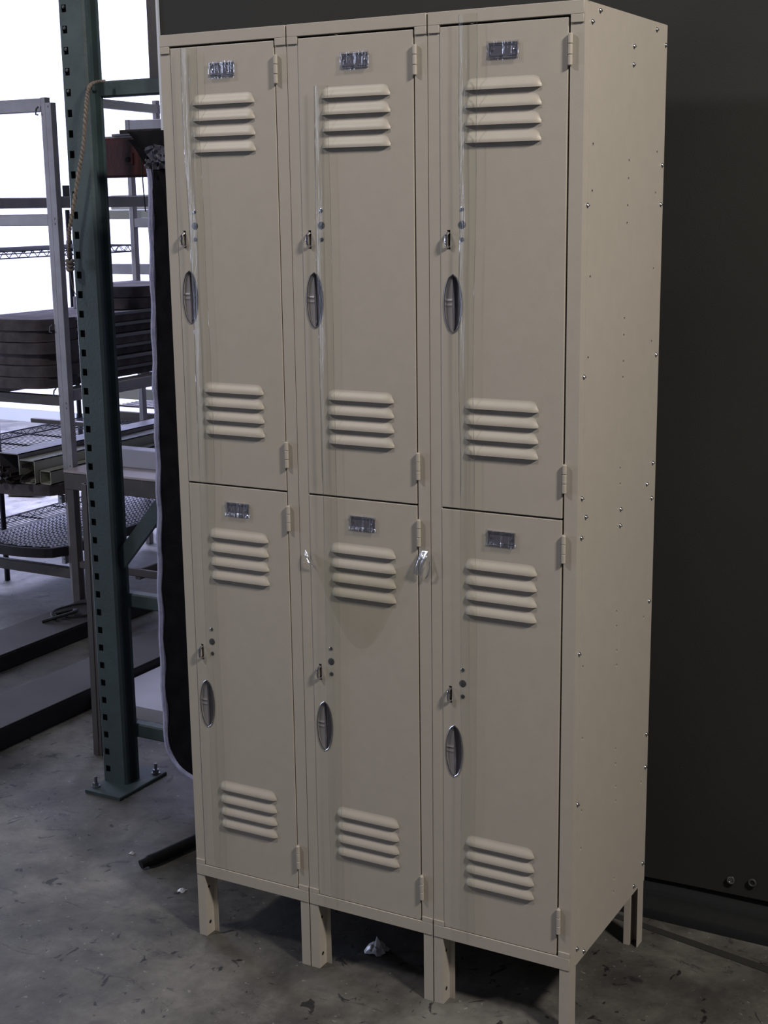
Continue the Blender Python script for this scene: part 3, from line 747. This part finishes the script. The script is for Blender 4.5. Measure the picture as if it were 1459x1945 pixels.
# ------------------------------------------------------------------ wire rack
wr = thing('wire_rack', (-2.89, 2.7, 0), 'dark wire shelving rack with zigzag shelf edges behind the metal cart', 'wire rack')
WX, WY = -2.89, 2.70; xa, xb, ya, yb = -3.10-WX, -2.68-WX, 2.18-WY, 3.20-WY
for x in (xa, xb):
    for y in (ya, yb):
        top = 1.63 if x == xa else 1.78
        g = MB(); g.cyl((x, y, 0), (0, 0, 1), .0125, top, 12)
        for z in (1.457, .575, .16): g.cyl((x, y, z-.028), (0, 0, 1), .020, .05, 12, r2=.016)
        g.build('post', WIRE, wr)
for z in (1.457, .575, .16):
    g = MB(); r = .0032
    for (p, q) in (((xa, ya), (xb, ya)), ((xa, yb), (xb, yb)), ((xa, ya), (xa, yb)), ((xb, ya), (xb, yb))):
        for dz in (0, -.030): g.tube([(p[0], p[1], z+dz), (q[0], q[1], z+dz)], r, 6)
        L = math.hypot(q[0]-p[0], q[1]-p[1]); n = int(L/.030)
        g.tube([(p[0]+(q[0]-p[0])*k/n, p[1]+(q[1]-p[1])*k/n, z-(.030 if k % 2 else 0)) for k in range(n+1)], .0024, 5)
    sh = g.build('wire_shelf', WIRE, wr)
    g = MB()
    for k in range(1, 16): x = xa+(xb-xa)*k/16; g.tube([(x, ya, z+.002), (x, yb, z+.002)], .0021, 5)
    for k in range(1, 4): y = ya+(yb-ya)*k/4; g.tube([(xa, y, z-.003), (xb, y, z-.003)], .0040, 6)
    g.build('wire_grid', WIRE, sh)
g = MB(); g.cbox(xa, xb, yb-.36, yb-.33, .60, .622, .003); tag(g.build('cross_bar', BROWN, wr), 'brown bar across the middle shelf')

# ------------------------------------------------------------------ cart B behind
cb = thing('storage_rack', (-2.74, 3.3, 0), 'pale grey storage rack behind the wire rack, seen right of the green column', 'storage rack')
BX, BY = -2.74, 3.3
for x in (-2.25,): 
    lbox(cb, 'post', x, x+.032, 3.30, 3.33, 0, 1.70, ALU, BX, BY); lbox(cb, 'post', x+.033, x+.064, 3.30, 3.33, 0, 1.70, CREAMB, BX, BY)
lbox(cb, 'post', -2.590, -2.562, 3.27, 3.298, 0, 2.14, ALU, BX, BY)
for z0, z1, m in ((1.581, 1.627, CREAMB), (1.310, 1.363, ALU), (.678, .737, CREAMB), (.546, .612, BROWN)):
    lbox(cb, 'rail', -2.97, -2.12, 3.265, 3.290, z0, z1, m, BX, BY)
g = MB()
for k in range(12): g.box(-2.95-BX, -2.2-BX, 3.33+.035*k-BY, 3.345+.035*k-BY, .625, .635)
g.build('slatted_shelf', BROWN, cb)
g = MB(); a = Vector((-2.500-BX, 2.70-BY, 2.100)); c = Vector((-2.577-BX, 3.30-BY, 2.100))
d_ = (c-a).normalized(); s_ = d_.cross(Vector((0, 0, 1))).normalized()*.012; u_ = Vector((0, 0, .020))
vs = [p+q*s_+w*u_ for p in (a, c) for q in (-1, 1) for w in (-1, 1)]
g.add(vs, [(0, 1, 3, 2), (4, 6, 7, 5), (0, 4, 5, 1), (2, 3, 7, 6), (0, 2, 6, 4), (1, 5, 7, 3)]); g.build('top_bar', CREAMB, cb)
g = MB(); g.cbox(-2.95, -2.55, 3.36, 3.50, 1.6272, 1.70, .003)
# cream panels on cart A top side
one(g, 'cream_board', CREAMB, 'cream board lying on the pale storage rack behind the red beam', 'board')

# far left post and stick on floor
g = MB(); g.cbox(-4.42, -4.36, 3.85, 3.91, 0, .9, .003); g.cbox(-4.36, -4.325, 3.84, 3.87, 0, .9, .003); g.cbox(-4.34, -4.30, 3.82, 3.88, 0, .04, .003)
one(g, 'grey_post', ALU, 'short grey metal post on the floor at the far left edge', 'post')
g = MB(); g.tube([(-4.04, 3.62, .03), (-3.98, 3.64, .03), (-3.90, 3.66, .03), (-3.84, 3.68, .03), (-3.82, 3.685, .03)], [.032, .032, .030, .022, .008], 12)
one(g, 'yellow_tube', YEL, 'small dull yellow tapered tube lying on the floor by the far left post', 'tube')

# ------------------------------------------------------------------ floor litter
g = MB(); g.tube(cr([(-.328, .195, .013), (-.320, .215, .016), (-.312, .240, .016), (-.300, .30, .016), (-.285, .37, .016), (-.26, .50, .016)], 4), [.012]*4+[.0155]*17, 14)
tu = one(g, 'black_tube', RUBBER, 'black rubber tube lying on the floor behind the left locker leg', 'tube')
def litter(x, y, s, label, m, h=.03):
    g = MB(); n = 9; vs = []; random.seed(int(x*1000))
    for i in range(n):
        for j in range(n):
            u, v = i/(n-1)-.5, j/(n-1)-.5; r = math.hypot(u, v)
            vs.append((x+s*u*(1+random.uniform(-.2, .2)), y+s*v*(1+random.uniform(-.2, .2)), .001+max(0, h*(1-r*1.8))*random.uniform(.3, 1.1)))
    g.add(vs, [(i*n+j, i*n+j+1, (i+1)*n+j+1, (i+1)*n+j) for i in range(n-1) for j in range(n-1)])
    one(g, 'plastic_scrap', m, label, 'litter')
PS = mat('white_plastic_scrap', (.55, .55, .58), .3)
litter(.400, .125, .045, 'small crumpled clear plastic scrap on the floor under the middle locker', PS, .035)
litter(-.405, .255, .014, 'tiny white plastic crumb on the floor left of the black tube', PS, .008)
litter(-.165, .150, .020, 'tiny white plastic crumb on the floor left of the first locker leg', PS, .008)
